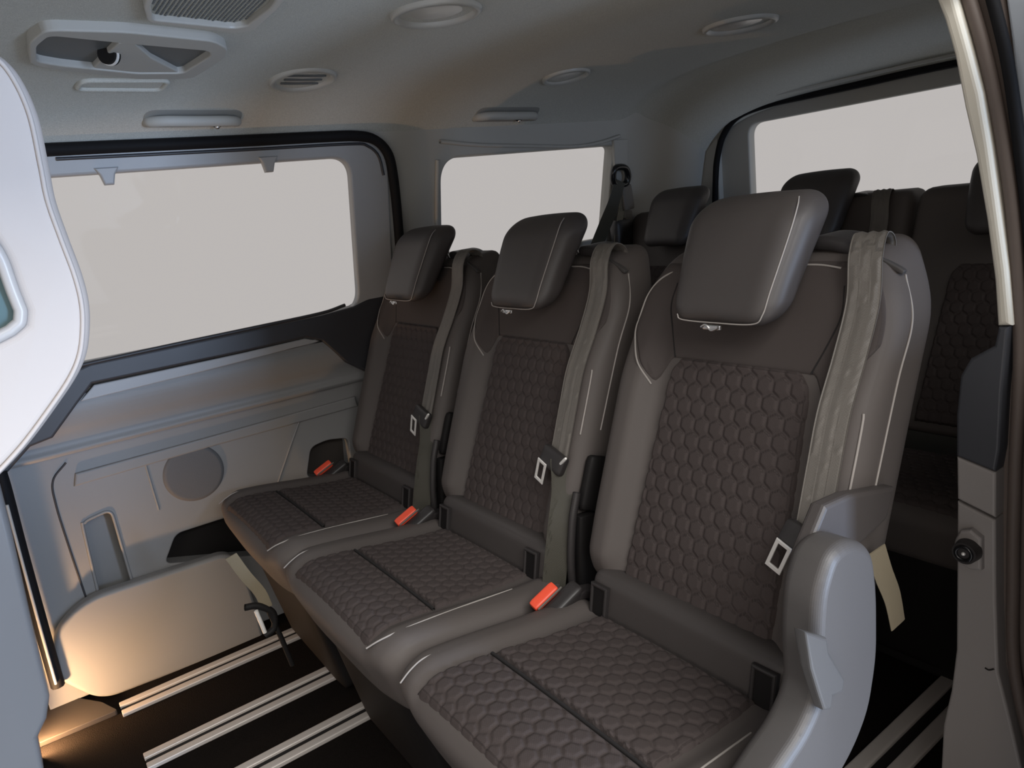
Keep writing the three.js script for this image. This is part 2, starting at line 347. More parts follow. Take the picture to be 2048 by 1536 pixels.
// ---------------------------------------------------------------- rear wall with tailgate window
const XR = 2.45;
const rearPt = (a, b, off = 0) => hitX(a, b, XR - off);
const asX = (g, x) => { g.rotateY(-Math.PI / 2); g.translate(x, 0, 0); return g; };        // outline (z, y) facing the front of the van
const W3 = { z0: rearPt(1490, 300).z, y1: rearPt(1700, 208).y, z1: -0.58, y0: 0.98 };
const wallRear = struct('wall_rear', 'grey tailgate wall around the rear window', 'wall');
{
  // local x of the outline is z of the world after the turn
  const s = roundPoly(rect(-2.12, -0.02, -0.38, 1.46), 0.002); s.holes.push(roundPoly(rect(W3.z0 - 0.13, W3.y0, W3.z1 + 0.1, W3.y1 + 0.075), 0.1, THREE.Path));
  part('tailgate_frame', asX(plate(s, 0.05, 0.004), XR + 0.0), M.trimLight, wallRear);
  const r = roundPoly(rect(W3.z0 - 0.14, W3.y0 - 0.1, W3.z1 + 0.11, W3.y1 + 0.085), 0.1); r.holes.push(roundPoly(rect(W3.z0, W3.y0, W3.z1, W3.y1), 0.05, THREE.Path));
  part('window_surround', asX(plate(r, 0.04, 0.006), XR + 0.025), M.trimLight, wallRear);
  part('tailgate_seal', tube([[1430, 420], [1431, 370], [1434, 320], [1447, 270], [1478, 232], [1540, 208], [1620, 190], [1720, 168], [1830, 143], [1930, 122]].map(([a, b]) => rearPt(a, b, 0.006)), 0.012, 120), M.rubber, wallRear);
  part('header_lip', tube([[1455, 222], [1500, 201], [1600, 178], [1720, 152], [1830, 127], [1930, 104]].map(([a, b]) => hitX(a, b, 2.4)), 0.006, 60), M.trimLight, wallRear);
}
windowPane('window_3', 'wide tailgate window behind the third row', asX(plate(roundPoly(rect(W3.z0 - 0.02, W3.y0 - 0.02, W3.z1 + 0.02, W3.y1 + 0.02), 0.05), 0.004, 0), XR + 0.045));

// ---------------------------------------------------------------- near wall and the pillar behind the open door
const wallNear = struct('wall_near', 'grey side wall behind the cream door pillar', 'wall');
{
  const s = roundPoly(rect(1.18, 0.0, 2.52, 1.42), 0.001); s.holes.push(roundPoly(rect(1.28, 0.93, 2.2, 1.32), 0.06, THREE.Path));
  part('side_panel', plate(s, 0.06, 0.004).translate(0, 0, -0.37), M.card, wallNear);
}
windowPane('window_4', 'quarter window behind the cream door pillar', plate(roundPoly(rect(1.275, 0.925, 2.205, 1.325), 0.06), 0.004, 0).translate(0, 0, -0.395), M.tinted);
const pillarC = struct('trim_3', 'door pillar trim with cream upper cover and grey lower panels', 'trim');
{
  const XP = 1.12, zy = (list, x = XP) => list.map(([a, b]) => { const p = hitX(a, b, x); return [p.z, p.y]; });
  const pl = (name, list, m, depth, x = XP, r = 0.004, bevel = 0.004, parent = pillarC) => part(name, asX(plate(roundPoly(zy(list, x), r), depth, bevel), x), m, parent);
  pl('upper_cover', [[1862, -30], [1888, 40], [1908, 110], [1928, 215], [1950, 310], [1972, 440], [1988, 560], [1994, 652], [2022, 652], [2012, 540], [1996, 420], [1978, 290], [1960, 185], [1938, 100], [1902, -30]], M.trimCream, 0.05, XP, 0.002, 0.006);
  pl('dark_upper_panel', [[1996, 654], [1988, 692], [1940, 718], [1920, 752], [1912, 830], [1912, 912], [1990, 944], [1998, 900], [2004, 780], [2016, 654]], M.pillarDark, 0.05);
  pl('belt_height_panel', [[1913, 914], [1914, 998], [1990, 1036], [1991, 946]], M.pillarGrey, 0.05);
  const low = pl('lower_panel', [[1914, 1003], [1913, 1150], [1912, 1300], [1902, 1380], [1886, 1450], [1880, 1580], [2052, 1580], [2020, 1440], [1996, 1345], [1991, 1200], [1990, 1041]], M.pillarGrey, 0.05, XP, 0.006);
  part('panel_joint', tube([hitX(1988, 1338, XP - 0.001), hitX(1978, 1340, XP - 0.001), hitX(1970, 1336, XP - 0.001)], 0.0012, 10), M.seam, low);
  // round knob on a raised plate
  pl('knob_plate', [[1905, 1085], [1920, 1062], [1940, 1060], [1962, 1078], [1962, 1142], [1940, 1140], [1915, 1128]], M.pillarGrey, 0.02, XP - 0.012, 0.012, 0.004);
  const c = hitX(1929, 1106, XP - 0.025), knob = new THREE.CylinderGeometry(0.017, 0.019, 0.018, 40); knob.rotateZ(Math.PI / 2); knob.translate(c.x + 0.006, c.y, c.z);
  const kb = part('knob', [knob], M.darkPlastic, pillarC);
  const tor = new THREE.TorusGeometry(0.011, 0.003, 10, 36); tor.rotateY(Math.PI / 2); tor.translate(c.x - 0.003, c.y, c.z);
  part('knob_ring', tor, M.blackGloss, kb);
  const dot = new THREE.SphereGeometry(0.003, 14, 10); dot.translate(c.x - 0.004, c.y, c.z); part('knob_centre', dot, M.steel, kb);
  // body flange with rubber profiles
  const flange = part('body_flange', asX(plate(roundPoly(zy([[1898, -30], [1936, 100], [1976, 290], [2008, 540], [2012, 760], [1992, 950], [1986, 1150], [1992, 1345], [2050, 1580], [2200, 1580], [2150, 700], [2050, 250], [2006, -30]], XP + 0.03), 0.001), 0.05, 0.008), XP + 0.03), M.bodyBrown, pillarC);
  part('door_seal', tube([[1930, -30], [1968, 100], [2000, 250], [2028, 450], [2040, 700], [2030, 950], [2026, 1150], [2030, 1345], [2080, 1560]].map(([a, b]) => hitX(a, b, XP + 0.02)), 0.009, 90), M.bodyBrown, flange);
  part('seal_bead', tube([[1978, -30], [2014, 120], [2040, 300], [2060, 480], [2072, 700], [2066, 950]].map(([a, b]) => hitX(a, b, XP + 0.02)), 0.008, 80), M.rubber, flange);
  pl('painted_edge', [[2008, -30], [2022, 80], [2034, 200], [2060, 330], [2160, 330], [2160, -30]], M.bodyPaint, 0.03, XP + 0.028, 0.004);
}

// ---------------------------------------------------------------- pale rounded panel beside the front of the van
{
  const z = -0.85, o = thing('rounded_panel', 'smooth pale grey rounded panel with a rimmed glass inset', 'panel');
  const h = (a, b) => hitZ(a, b, z);
  const outl = [[-430, 60], [-60, 78], [0, 106], [42, 150], [78, 228], [100, 330], [114, 400], [140, 475], [166, 545], [180, 600], [183, 650], [177, 705], [158, 752], [120, 810], [62, 888], [0, 955], [-60, 1010], [-430, 1250]];
  const P = xy(outl, h), s = new THREE.Shape(new THREE.SplineCurve(P.map((p) => new THREE.Vector2(...p))).getPoints(140));
  const hole = xy([[-255, 440], [-40, 455], [2, 512], [24, 578], [42, 622], [40, 645], [20, 662], [-20, 682], [-255, 730]], h);
  s.holes.push(new THREE.Path(roundPoly(hole, 0.012).getPoints(10)));
  const sh = part('shell', plate(s, 0.07, 0.014, 12).translate(0, 0, z), M.shell, o);
  part('edge_bead', tube(xy(outl.slice(1, -1), h).map(([x, y], i, a) => V(x * 1 - 0.008, y, z + 0.0)), 0.0022, 160), M.shell, sh);
  const ring = roundPoly(hole, 0.012).getSpacedPoints(90).slice(0, -1).map((p) => V(p.x, p.y, z - 0.002));
  part('inset_rim', tube(ring, 0.006, 200, true), M.shellRim, o);
  part('inset_glass', plate(roundPoly(hole, 0.012), 0.008, 0.001).translate(0, 0, z - 0.012), M.blueGlass, o);
  part('stand', [rbox(0.12, 0.98, 0.07, 0.015, [h(-400, 1000).x, 0.49, z - 0.035])], M.shell, o);
}

// ---------------------------------------------------------------- floor rails
for (const [z, x0, x1, label] of [[-2.0, 0.02, 1.55, 'aluminium floor rail next to the grey kick panel'], [-1.735, 0.035, 1.55, 'aluminium floor rail second from the grey kick panel'], [-1.525, 0.10, 1.55, 'aluminium floor rail third from the grey kick panel'], [-0.622, 0.3, 1.62, 'aluminium floor rail under the seat with the grey side cover']]) {
  const t = thing('floor_rail', label, 'rail', [(x0 + x1) / 2, 0, z], 'floor rails under the seats');
  for (const s of [-1, 1]) part('rail_strip', [rbox(x1 - x0, 0.012, z > -1 ? 0.030 : 0.023, 0.003, [0, 0.006, s * (z > -1 ? 0.027 : 0.021)])], M.alu, t);
  part('slot', [rbox(x1 - x0 - 0.004, 0.006, 0.022, 0.001, [0, 0.002, 0])], M.black, t);
}

// ---------------------------------------------------------------- seats
const SX = 0.60;                                                        // the group's origin along x
const xF0 = (y) => 0.80 + 0.40 * (y - 0.47);
const bol = (w, y) => 0.034 * ss(0.150, 0.195, Math.abs(w)) * ss(0.44, 0.52, y) * (1 - 0.75 * ss(0.80, 0.95, y));
const xF = (w, y) => xF0(y) - bol(w, y);
const yTop = (x, w) => lerp(0.452, 0.412, ss(0.40, 0.76, x)) + 0.014 * ss(0.175, 0.215, Math.abs(w)) + 0.006 * Math.cos(w * 6);
const hexEdge = (a, b, c) => {                                          // distance to the border of a hexagon of width c
  const q = [1, Math.sqrt(3)], m = (v, n) => ((v % n) + n) % n;
  const h = (u, v) => { const x = Math.abs(m(u, q[0]) - 0.5), y = Math.abs(m(v, q[1]) - q[1] / 2); return 0.5 - Math.max(x, x * 0.5 + y * q[1] / 2); };
  const d1 = h(a / c, b / c), d2 = h(a / c + 0.5, b / c + q[1] / 2);
  return Math.max(d1, d2) * c;
};
// cloth patch: f(s, t) -> {p, n} on the surface, edges tucked in, quilted in hexagons
function patch(nu, nv, at, normal, relief, cell) {
  const pos = [], idx = [], row = nv + 1;
  for (let i = 0; i <= nu; i++) for (let j = 0; j <= nv; j++) {
    const s = i / nu, t = j / nv, q = at(s, t), e = Math.min(s * q.su, (1 - s) * q.su, t * q.sv, (1 - t) * q.sv);
    const lift = -0.012 * (1 - ss(0, 0.010, e)) + relief * ss(0.0005, 0.0055, hexEdge(q.a, q.b, cell));
    pos.push(q.x + normal[0] * lift, q.y + normal[1] * lift, q.z + normal[2] * lift);
  }
  for (let i = 0; i < nu; i++) for (let j = 0; j < nv; j++) { const a = i * row + j; idx.push(a, a + 1, a + row, a + 1, a + row + 1, a + row); }
  const g = new THREE.BufferGeometry(); g.setAttribute('position', new THREE.Float32BufferAttribute(pos, 3)); g.setIndex(idx); g.computeVertexNormals(); return g;
}
const G = {};
const backDeform = (v) => {
  const f = (0.0575 - v.x) / 0.115, y = 0.745 + v.y, w0 = v.z;
  v.z *= 1 - 0.20 * Math.pow(ss(0.90, 1.07, y), 1.3) - 0.02 * (1 - ss(0.45, 0.6, y));
  v.x = xF0(y) + 0.0575 + v.x - bol(w0, y) * f - SX; v.y = y - 0.02 * f * ss(0.95, 1.05, y);
};
const BH = [0.115, 0.60, 0.495], BR = 0.034;
G.backrest = softBox(...BH, BR, [10, 60, 60], backDeform);
// point on the front (or the outer side) of the backrest, off metres proud of it
function backSurf(w, y, off = 0.0, side = 0) {
  const v = V(side ? lerp(-BH[0] / 2, BH[0] / 2, side) : -BH[0] / 2, y - 0.745, w), q = V(0, 0, 0);
  ['x', 'y', 'z'].forEach((k, j) => { q[k] = Math.max(-BH[j] / 2 + BR, Math.min(BH[j] / 2 - BR, v[k])); });
  v.sub(q).setLength(BR + off).add(q); backDeform(v); return v;
}
const yokeLow = (w) => { const a = Math.abs(w); return a < 0.135 ? 0.850 : a < 0.165 ? lerp(0.850, 0.808, ss(0.135, 0.165, a)) : lerp(0.808, 0.905, (a - 0.165) / 0.07); };
{
  const nu = 90, nv = 40, pos = [], idx = [];
  for (let i = 0; i <= nu; i++) for (let j = 0; j <= nv; j++) {
    const w = lerp(-0.236, 0.236, i / nu), y = lerp(yokeLow(w), 1.035, j / nv), e = Math.min(i, nu - i) / nu * 0.47, e2 = Math.min(j, nv - j) / nv * 0.17, p = backSurf(w, y, 0.0025 - 0.006 * (1 - ss(0, 0.006, Math.min(e, e2))));
    pos.push(p.x, p.y, p.z);
  }
  for (let i = 0; i < nu; i++) for (let j = 0; j < nv; j++) { const a = i * (nv + 1) + j, b = a + nv + 1; idx.push(a, b, a + 1, a + 1, b, b + 1); }
  const g = G.yoke = new THREE.BufferGeometry(); g.setAttribute('position', new THREE.Float32BufferAttribute(pos, 3)); g.setIndex(idx); g.computeVertexNormals();
}
G.backRear = softBox(0.115, 0.60, 0.52, 0.03, [8, 30, 40], (v) => { const y = 0.745 + v.y; v.x += xF0(y) + 0.0575 - SX; v.y = y; });
const halfW = (y) => lerp(0.158, 0.138, (y - 0.48) / 0.38);
G.backInsert = patch(150, 200, (s, t) => {
  const y = lerp(0.475, 0.862, t), hw = halfW(y), k = 0.045, c = Math.max(0, (y - (0.862 - k)) / k), w = (2 * s - 1) * (hw - k * (1 - Math.sqrt(Math.max(0, 1 - c * c))) * 0.95);
  return { x: xF0(y) - 0.0055 - bol(w, y) * 0.8 - SX, y, z: w, a: w, b: y, su: 0.3, sv: 0.387 };
}, [-0.93, 0.37, 0], 0.0026, 0.030);
const flip = (g) => { const a = g.index.array; for (let i = 0; i < a.length; i += 3) [a[i], a[i + 1]] = [a[i + 1], a[i]]; g.computeVertexNormals(); return g; };
const cushMap = (v) => {
  const f = (v.y + 0.065) / 0.13, x = 0.565 + v.x, w = v.z;
  v.y = lerp(0.315 - 0.01 * ss(0.5, 0.36, x), yTop(x, w) + 0.0, f) - 0.02 * ss(0.43, 0.35, x) * f;
  v.x = x + 0.05 * (1 - f) * ss(0.55, 0.36, x) - SX + 0.022 * Math.pow(Math.abs(w) / 0.266, 4) * ss(0.5, 0.37, x);
};
G.cushion = softBox(0.42, 0.13, 0.532, 0.034, [50, 14, 66], cushMap);
const cushPatch = (x0, x1, nu) => patch(nu, 150, (s, t) => {
  const x = lerp(x0, x1, s), hw = lerp(0.188, 0.165, (x - 0.39) / 0.36), w = (2 * t - 1) * hw;
  return { x: x - SX, y: yTop(x, w * 0.75) + 0.0055 - 0.024 * ss(0.43, 0.35, x), z: w, a: w, b: x, su: x1 - x0, sv: 0.36 };
}, [0, 1, 0], 0.0026, 0.030);
G.cushFront = cushPatch(0.380, 0.5215, 64); G.cushRear = cushPatch(0.5225, 0.752, 100);
if (G.cushFront.attributes.normal.getY(3000) < 0) { flip(G.cushFront); flip(G.cushRear); }
if (G.backInsert.attributes.normal.getX(9000) > 0) flip(G.backInsert);
const onBack = (w, y, off = 0.001) => V(xF(w, y) - off - SX, y, w);
const onCush = (x, w, off = 0.001) => V(x - SX, yTop(x, w) + off - 0.02 * ss(0.43, 0.35, x), w);
G.backStitch = [
  tube([[-0.232, 0.915], [-0.2345, 0.902], [-0.222, 0.885], [-0.195, 0.847], [-0.167, 0.808]].map(([w, y]) => backSurf(w, y, 0.002)), 0.0017, 60),
  tube([[-0.10, 1.024], [-0.17, 1.020], [-0.215, 1.0], [-0.232, 0.96], [-0.233, 0.915]].map(([w, y]) => backSurf(w, y, 0.0025)), 0.0017, 60),
];
G.edgeStitch = [
  tube([[0.2475, 0.995], [0.2475, 0.93], [0.2475, 0.85], [0.2475, 0.70]].map(([w, y]) => backSurf(w, y, 0.001, 0.33)), 0.0015, 60),
  tube([[0.236, 0.82], [0.238, 0.81], [0.239, 0.77], [0.239, 0.70]].map(([w, y]) => backSurf(w, y, 0.001)), 0.0018, 40),
];
G.topStitch = [tube([[0.09, 1.024], [0.13, 1.023], [0.17, 1.018]].map(([w, y]) => backSurf(w, y, 0.0025)), 0.0016, 30)];
G.upperSeam = [-1, 1].map((k) => tube([[0.172, 0.985], [0.165, 0.94], [0.150, 0.90], [0.132, 0.855]].map(([w, y]) => backSurf(k * w, y, 0.002)), 0.0016, 30));
G.cushSeam = tube([-0.178, -0.09, 0, 0.09, 0.178].map((w) => V(0.522 - SX, yTop(0.522, w * 0.75) + 0.0015, w)), 0.003, 40);
G.cushStitch = [
  tube([[0.45, -0.222], [0.42, -0.224], [0.395, -0.222], [0.372, -0.215]].map(([x, w]) => onCush(x, w, -0.001)), 0.0014, 40),
  tube([[0.68, 0.205], [0.57, 0.214], [0.46, 0.222], [0.40, 0.215], [0.375, 0.20]].map(([x, w]) => onCush(x, w, -0.0005)), 0.0016, 40),
];
G.headrest = softBox(0.104, 0.205, 0.222, 0.044, [14, 30, 34], (v) => {
  const t = (v.y + 0.1025) / 0.205, f = (0.05 - v.x) / 0.1;
  v.z *= lerp(0.90, 1.03, ss(0, 0.9, t));
  v.x = v.x * lerp(0.72, 1.02, t) + lerp(0.928, 1.020, t) + 0.018 * t * t - SX; v.y = 0.927 + t * 0.190 - 0.004 * f + 0.006 * Math.cos(v.z * 11);
});
const hrPt = (w, t, k = 1) => V(lerp(0.928, 1.020, t) + 0.018 * t * t - 0.05 * lerp(0.72, 1.02, t) * k - SX, 0.927 + t * 0.190, w * 0.945 * lerp(0.90, 1.03, ss(0, 0.9, t)));
G.headSeam = [tube([hrPt(0.086, 0.97, 0.55), hrPt(0.098, 0.9, 0.84), hrPt(0.1005, 0.7, 0.88), hrPt(0.1005, 0.3, 0.88), hrPt(0.098, 0.12, 0.86), hrPt(0.08, 0.045, 0.78), hrPt(0.0, 0.035, 0.76), hrPt(-0.08, 0.045, 0.78), hrPt(-0.092, 0.09, 0.84)], 0.0011, 120)];
G.posts = [-0.05, 0.05].map((w) => tube([[1.035 - SX, 1.08, w], [1.06 - SX, 1.03, w], [1.07 - SX, 0.98, w]], 0.006, 12));
G.headTag = [rbox(0.006, 0.008, 0.034, 0.002, [0.888 - SX, 0.930, 0.005]), tube([[0.886 - SX, 0.930, -0.014], [0.885 - SX, 0.934, -0.004], [0.885 - SX, 0.926, 0.006], [0.885 - SX, 0.931, 0.02]], 0.002, 24)];
G.lowerPanel = softBox(0.05, 0.105, 0.41, 0.02, [8, 16, 30], (v) => { const y = 0.435 + v.y; v.x = v.x + 0.782 + 0.25 * v.y - SX; v.y = y; });
const pocketShape = roundPoly(rect(-0.021, -0.036, 0.021, 0.036), 0.009); pocketShape.holes.push(roundPoly(rect(-0.014, -0.029, 0.014, 0.029), 0.006, THREE.Path));
G.pocketRing = asX(plate(pocketShape, 0.012, 0.003), 0); G.pocketHole = asX(plate(roundPoly(rect(-0.016, -0.031, 0.016, 0.031), 0.006), 0.004, 0.001), 0.004);
G.base = softBox(0.36, 0.31, 0.42, 0.02, [16, 16, 10], (v) => { const t = (v.y + 0.155) / 0.31; v.x = v.x * lerp(0.75, 1, t) + 0.60 + 0.02 * (1 - t) - SX; v.y = 0.012 + t * 0.315; });
const beltPath = [[1.075, 0.985, 0.165], [1.068, 1.035, 0.172], [1.032, 1.050, 0.18], [0.998, 1.022, 0.19]].map(([x, y, w]) => V(x - SX, y, w));
for (const y of [0.96, 0.89, 0.82, 0.75, 0.70, 0.655]) beltPath.push(onBack(lerp(0.196, 0.202, (0.96 - y) / 0.35), y, 0.008));
G.belt = ribbon(beltPath, [0.1, 0, 1], 0.047, 0.0022, 80, 0.0014);
const tp = beltPath[beltPath.length - 1];
G.beltLow = ribbon([[tp.x, tp.y, tp.z + 0.01], [tp.x - 0.015, tp.y - 0.06, tp.z + 0.022], [tp.x - 0.045, tp.y - 0.13, tp.z + 0.034], [tp.x - 0.08, tp.y - 0.25, tp.z + 0.038]], [0.75, 0.2, 0.6], 0.046, 0.0022, 40);
G.tongueBody = [rbox(0.018, 0.042, 0.066, 0.007, [tp.x - 0.008, tp.y - 0.004, tp.z - 0.006], [0.35, 0, -0.3])];
const loop = roundPoly(rect(-0.013, -0.026, 0.013, 0.026), 0.007); loop.holes.push(roundPoly(rect(-0.0075, -0.019, 0.0075, 0.020), 0.004, THREE.Path));
G.tongueLoop = [asX(plate(loop, 0.003, 0.0008), 0).applyMatrix4(new THREE.Matrix4().makeRotationX(0.42)).translate(tp.x - 0.024, tp.y - 0.030, tp.z - 0.036)];
G.tonguePin = [rbox(0.006, 0.006, 0.034, 0.0025, [tp.x - 0.012, tp.y + 0.0, tp.z + 0.026], [-0.7, 0, 0])];
G.anchor = [rbox(0.035, 0.07, 0.005, 0.002, [tp.x - 0.085, tp.y - 0.265, tp.z + 0.044], [0, 0, -0.35])];
G.guide = softBox(0.085, 0.022, 0.13, 0.010, [14, 8, 20], (v) => { const w = 0.145 + v.z, t = ss(0.06, 0.215, w); v.y = v.y + 1.0385 - 0.038 * t * t + 0.02 * v.x; v.x = v.x + 1.078 - SX; v.z = w; });
G.guideSlot = [rbox(0.012, 0.008, 0.05, 0.003, [1.034 - SX, 1.006, 0.205], [0.5, 0, 0])];
const bk = [0.69 - SX, 0.432, -0.250];
G.buckle = [rbox(0.095, 0.05, 0.034, 0.010, [bk[0] + 0.03, bk[1] - 0.014, bk[2] + 0.012], [0.3, 0.05, 0.45]), rbox(0.05, 0.02, 0.026, 0.006, [bk[0] + 0.075, bk[1] + 0.0, bk[2] + 0.02], [0.2, 0, -0.3])];
G.buckleButton = [rbox(0.058, 0.018, 0.022, 0.005, [bk[0] + 0.002, bk[1] + 0.012, bk[2] - 0.004], [0.35, 0.05, 0.45])];
G.buckleTrim = [rbox(0.060, 0.004, 0.0035, 0.0012, [bk[0] + 0.004, bk[1] + 0.014, bk[2] + 0.0105], [0.35, 0.05, 0.45])];
G.bracket = [rbox(0.05, 0.42, 0.03, 0.012, [0.815 - SX, 0.34, 0.2555], [0, 0, -0.12]), rbox(0.07, 0.11, 0.024, 0.011, [0.875 - SX, 0.60, 0.258], [0, 0, -0.38])];
G.bracketTube = [tube([[0.82 - SX, 0.60, 0.262], [0.80 - SX, 0.54, 0.262], [0.785 - SX, 0.44, 0.262], [0.785 - SX, 0.30, 0.262]], 0.008, 30)];

function makeSeat(name, label, group, row3) {
  const o = thing(name, label, 'seat', [SX, 0, 0], group);
  part('seat_base', G.base, M.black, o);
  const cu = part('cushion', G.cushion, M.leather, o);
  part('cushion_front_insert', G.cushFront, M.fabric, cu); part('cushion_rear_insert', G.cushRear, M.fabric, cu);
  const ba = part('backrest', row3 ? G.backRear : G.backrest, M.leather, o);
  part('backrest_insert', G.backInsert, M.fabric, ba);
  const he = part('headrest', G.headrest, M.headrest, o);
  for (const g of G.posts) part('post', g, M.chrome, he);
  part('seat_belt', G.belt, M.belt, o);
  part('belt_guide', G.guide, M.darkPlastic, o);
  if (row3) return o;
  part('cushion_stitching', G.cushStitch, M.stitch, cu); part('cushion_seam', G.cushSeam, M.seam, cu);
  part('stitching', G.backStitch, M.stitch, ba); part('edge_stitching', G.edgeStitch, M.stitch, ba); part('top_stitching', G.topStitch, M.stitch, ba); for (const g of G.upperSeam) part('upper_seam', g, M.seam, ba); part('backrest_yoke', G.yoke, M.upper, ba);
  part('stitched_seam', G.headSeam, M.stitch, he); tag(part('stitched_tag', G.headTag, M.chrome, he), 'small shiny tag under the headrest');
  const lp = part('lower_panel', G.lowerPanel, M.panelDark, o);
  for (const w of [-0.172, 0.172]) {
    const ring = part('anchor_frame', [G.pocketRing.clone()], M.darkPlastic, lp); ring.position.set(0.7475 - SX, 0.437, w); ring.rotation.z = -0.22;
    const hole = part('anchor_pocket', [G.pocketHole.clone()], M.black, lp); hole.position.set(0.747 - SX, 0.437, w); hole.rotation.z = -0.22;
  }
  const to = part('belt_tongue', G.tongueBody, M.darkPlastic, o);
  tag(part('tongue_plate', G.tongueLoop, M.steel, to), 'bright metal tongue plate'); part('tongue_pin', G.tonguePin, M.steel, to);
  part('lap_belt', G.beltLow, M.beltDark, o); part('belt_anchor', G.anchor, M.lever, o); part('guide_slot', G.guideSlot, M.cover, o);
  const bu = part('buckle', G.buckle, M.darkPlastic, o);
  tag(part('release_button', G.buckleButton, M.red, bu), 'red release button'); part('button_edge', G.buckleTrim, M.belt, bu);
  return o;
}
const ROW = 'dark second row seats with belts';
const seatNear = makeSeat('van_seat', 'dark quilted seat with a grey plastic side cover and recliner lever', ROW);
const ZC = [-0.7375, -1.285, -1.825];
const seatMid = seatNear.clone(); seatMid.name = numbered('van_seat'); scene.add(seatMid); seatMid.userData = { ...seatNear.userData, label: 'dark quilted seat standing between two other quilted seats' };
const seatFar = seatNear.clone(); seatFar.name = numbered('van_seat'); scene.add(seatFar); seatFar.userData = { ...seatNear.userData, label: 'dark quilted seat next to the grey door panel with speaker' };
[seatNear, seatMid, seatFar].forEach((s, i) => { s.position.z = ZC[i]; });
for (const s of [seatMid, seatFar]) { const b = part('recliner_bracket', G.bracket, M.black, s); part('bracket_tube', G.bracketTube, M.darkPlastic, b); }
{ // outer side cover of the near seat
  const zo = -0.425, h = (a, b) => { const p = hitZ(a, b, zo); return [p.x - SX, p.y]; };
  const L = (list) => list.map(([a, b]) => h(a, b));
  const cov = roundPoly(L([[1668, 1108], [1705, 1080], [1752, 1092], [1762, 1180], [1762, 1310], [1745, 1420], [1715, 1500], [1660, 1600], [1560, 1700], [1500, 1640], [1562, 1540], [1610, 1470], [1640, 1400], [1636, 1290], [1642, 1190]]), [0.05, 0.05, 0.05, 0.03, 0.03, 0.03, 0.03, 0.04, 0.005, 0.005, 0.05, 0.04, 0.03, 0.03, 0.05]);
  const g = plate(cov, 0.055, 0.016, 14); g.translate(0, 0, zo + 0.7375);
  const c = part('side_cover', g, M.cover, seatNear);
  // recliner lever, proud of the cover's front
  const lev = roundPoly(L([[1592, 1256], [1636, 1268], [1640, 1296], [1672, 1350], [1668, 1376], [1648, 1384], [1645, 1410], [1630, 1412], [1618, 1376], [1604, 1330]]), 0.006);
  part('recliner_lever', plate(lev, 0.016, 0.004).translate(0, 0, zo + 0.7375 + 0.012), M.lever, c);
  const hp = (a, b) => { const p = hitZ(a, b, -0.47); return [p.x - SX, p.y]; };
  const piv = roundPoly([[1652, 1012], [1700, 990], [1792, 974], [1775, 1040], [1722, 1090], [1660, 1120], [1612, 1230], [1594, 1200], [1612, 1110]].map(([a, b]) => hp(a, b)), 0.001);
  part('pivot_cover', plate(piv, 0.022, 0.006).translate(0, 0, -0.47 + 0.7375), M.panelDark, seatNear);
  part('pull_strap', ribbon([[1752, 1100], [1768, 1150], [1785, 1195], [1796, 1250]].map(([a, b]) => { const p = hitZ(a, b, -0.47); return V(p.x - SX, p.y, p.z + 0.7375); }), (t) => V(1, 0, 0.35 - 0.2 * t), 0.03, 0.002, 24), M.strap, seatNear);
}
{ // loose strap and latch at the front of the far seat
  const z = -1.60, h = (a, b) => { const p = hitZ(a, b, z); return V(p.x - SX, p.y, p.z - ZC[2]); };
  part('fold_strap', ribbon([h(462, 1112), h(490, 1150), h(520, 1185), h(534, 1215)], (t) => V(1, 0.3, 0.3), 0.026, 0.003, 24), M.strap, seatFar);
  const la = part('latch', [tube([h(490, 1215), h(515, 1212), h(545, 1225), h(548, 1255), h(530, 1272)], 0.008, 30), tube([h(534, 1215), h(560, 1270), h(585, 1330)], 0.006, 24)], M.black, seatFar);
  part('latch_pin', [tube([h(512, 1222), h(522, 1245), h(530, 1265)], 0.005, 14)], M.steel, la);
}
// third row
const rear0 = makeSeat('rear_seat', 'very dark third row seat beside the belt on the rear pillar', 'dark third row seats', true);
const rear1 = rear0.clone(), rear2 = rear0.clone();
rear1.userData = { ...rear0.userData, label: 'very dark third row seat between two other third row seats' };
rear2.userData = { ...rear0.userData, label: 'very dark third row seat on the side of the cream door pillar' };
for (const r of [rear1, rear2]) { r.name = numbered('rear_seat'); scene.add(r); }
[rear0, rear1, rear2].forEach((r, i) => { r.position.set(SX + 1.02, 0.018, [-1.788, -1.255, -0.722][i]); });
for (const r of [rear0, rear1, rear2]) { const b = part('floor_plinth', [rbox(0.24, 0.04, 0.34, 0.008, [0.02, 0.003, 0])], M.black, r); }

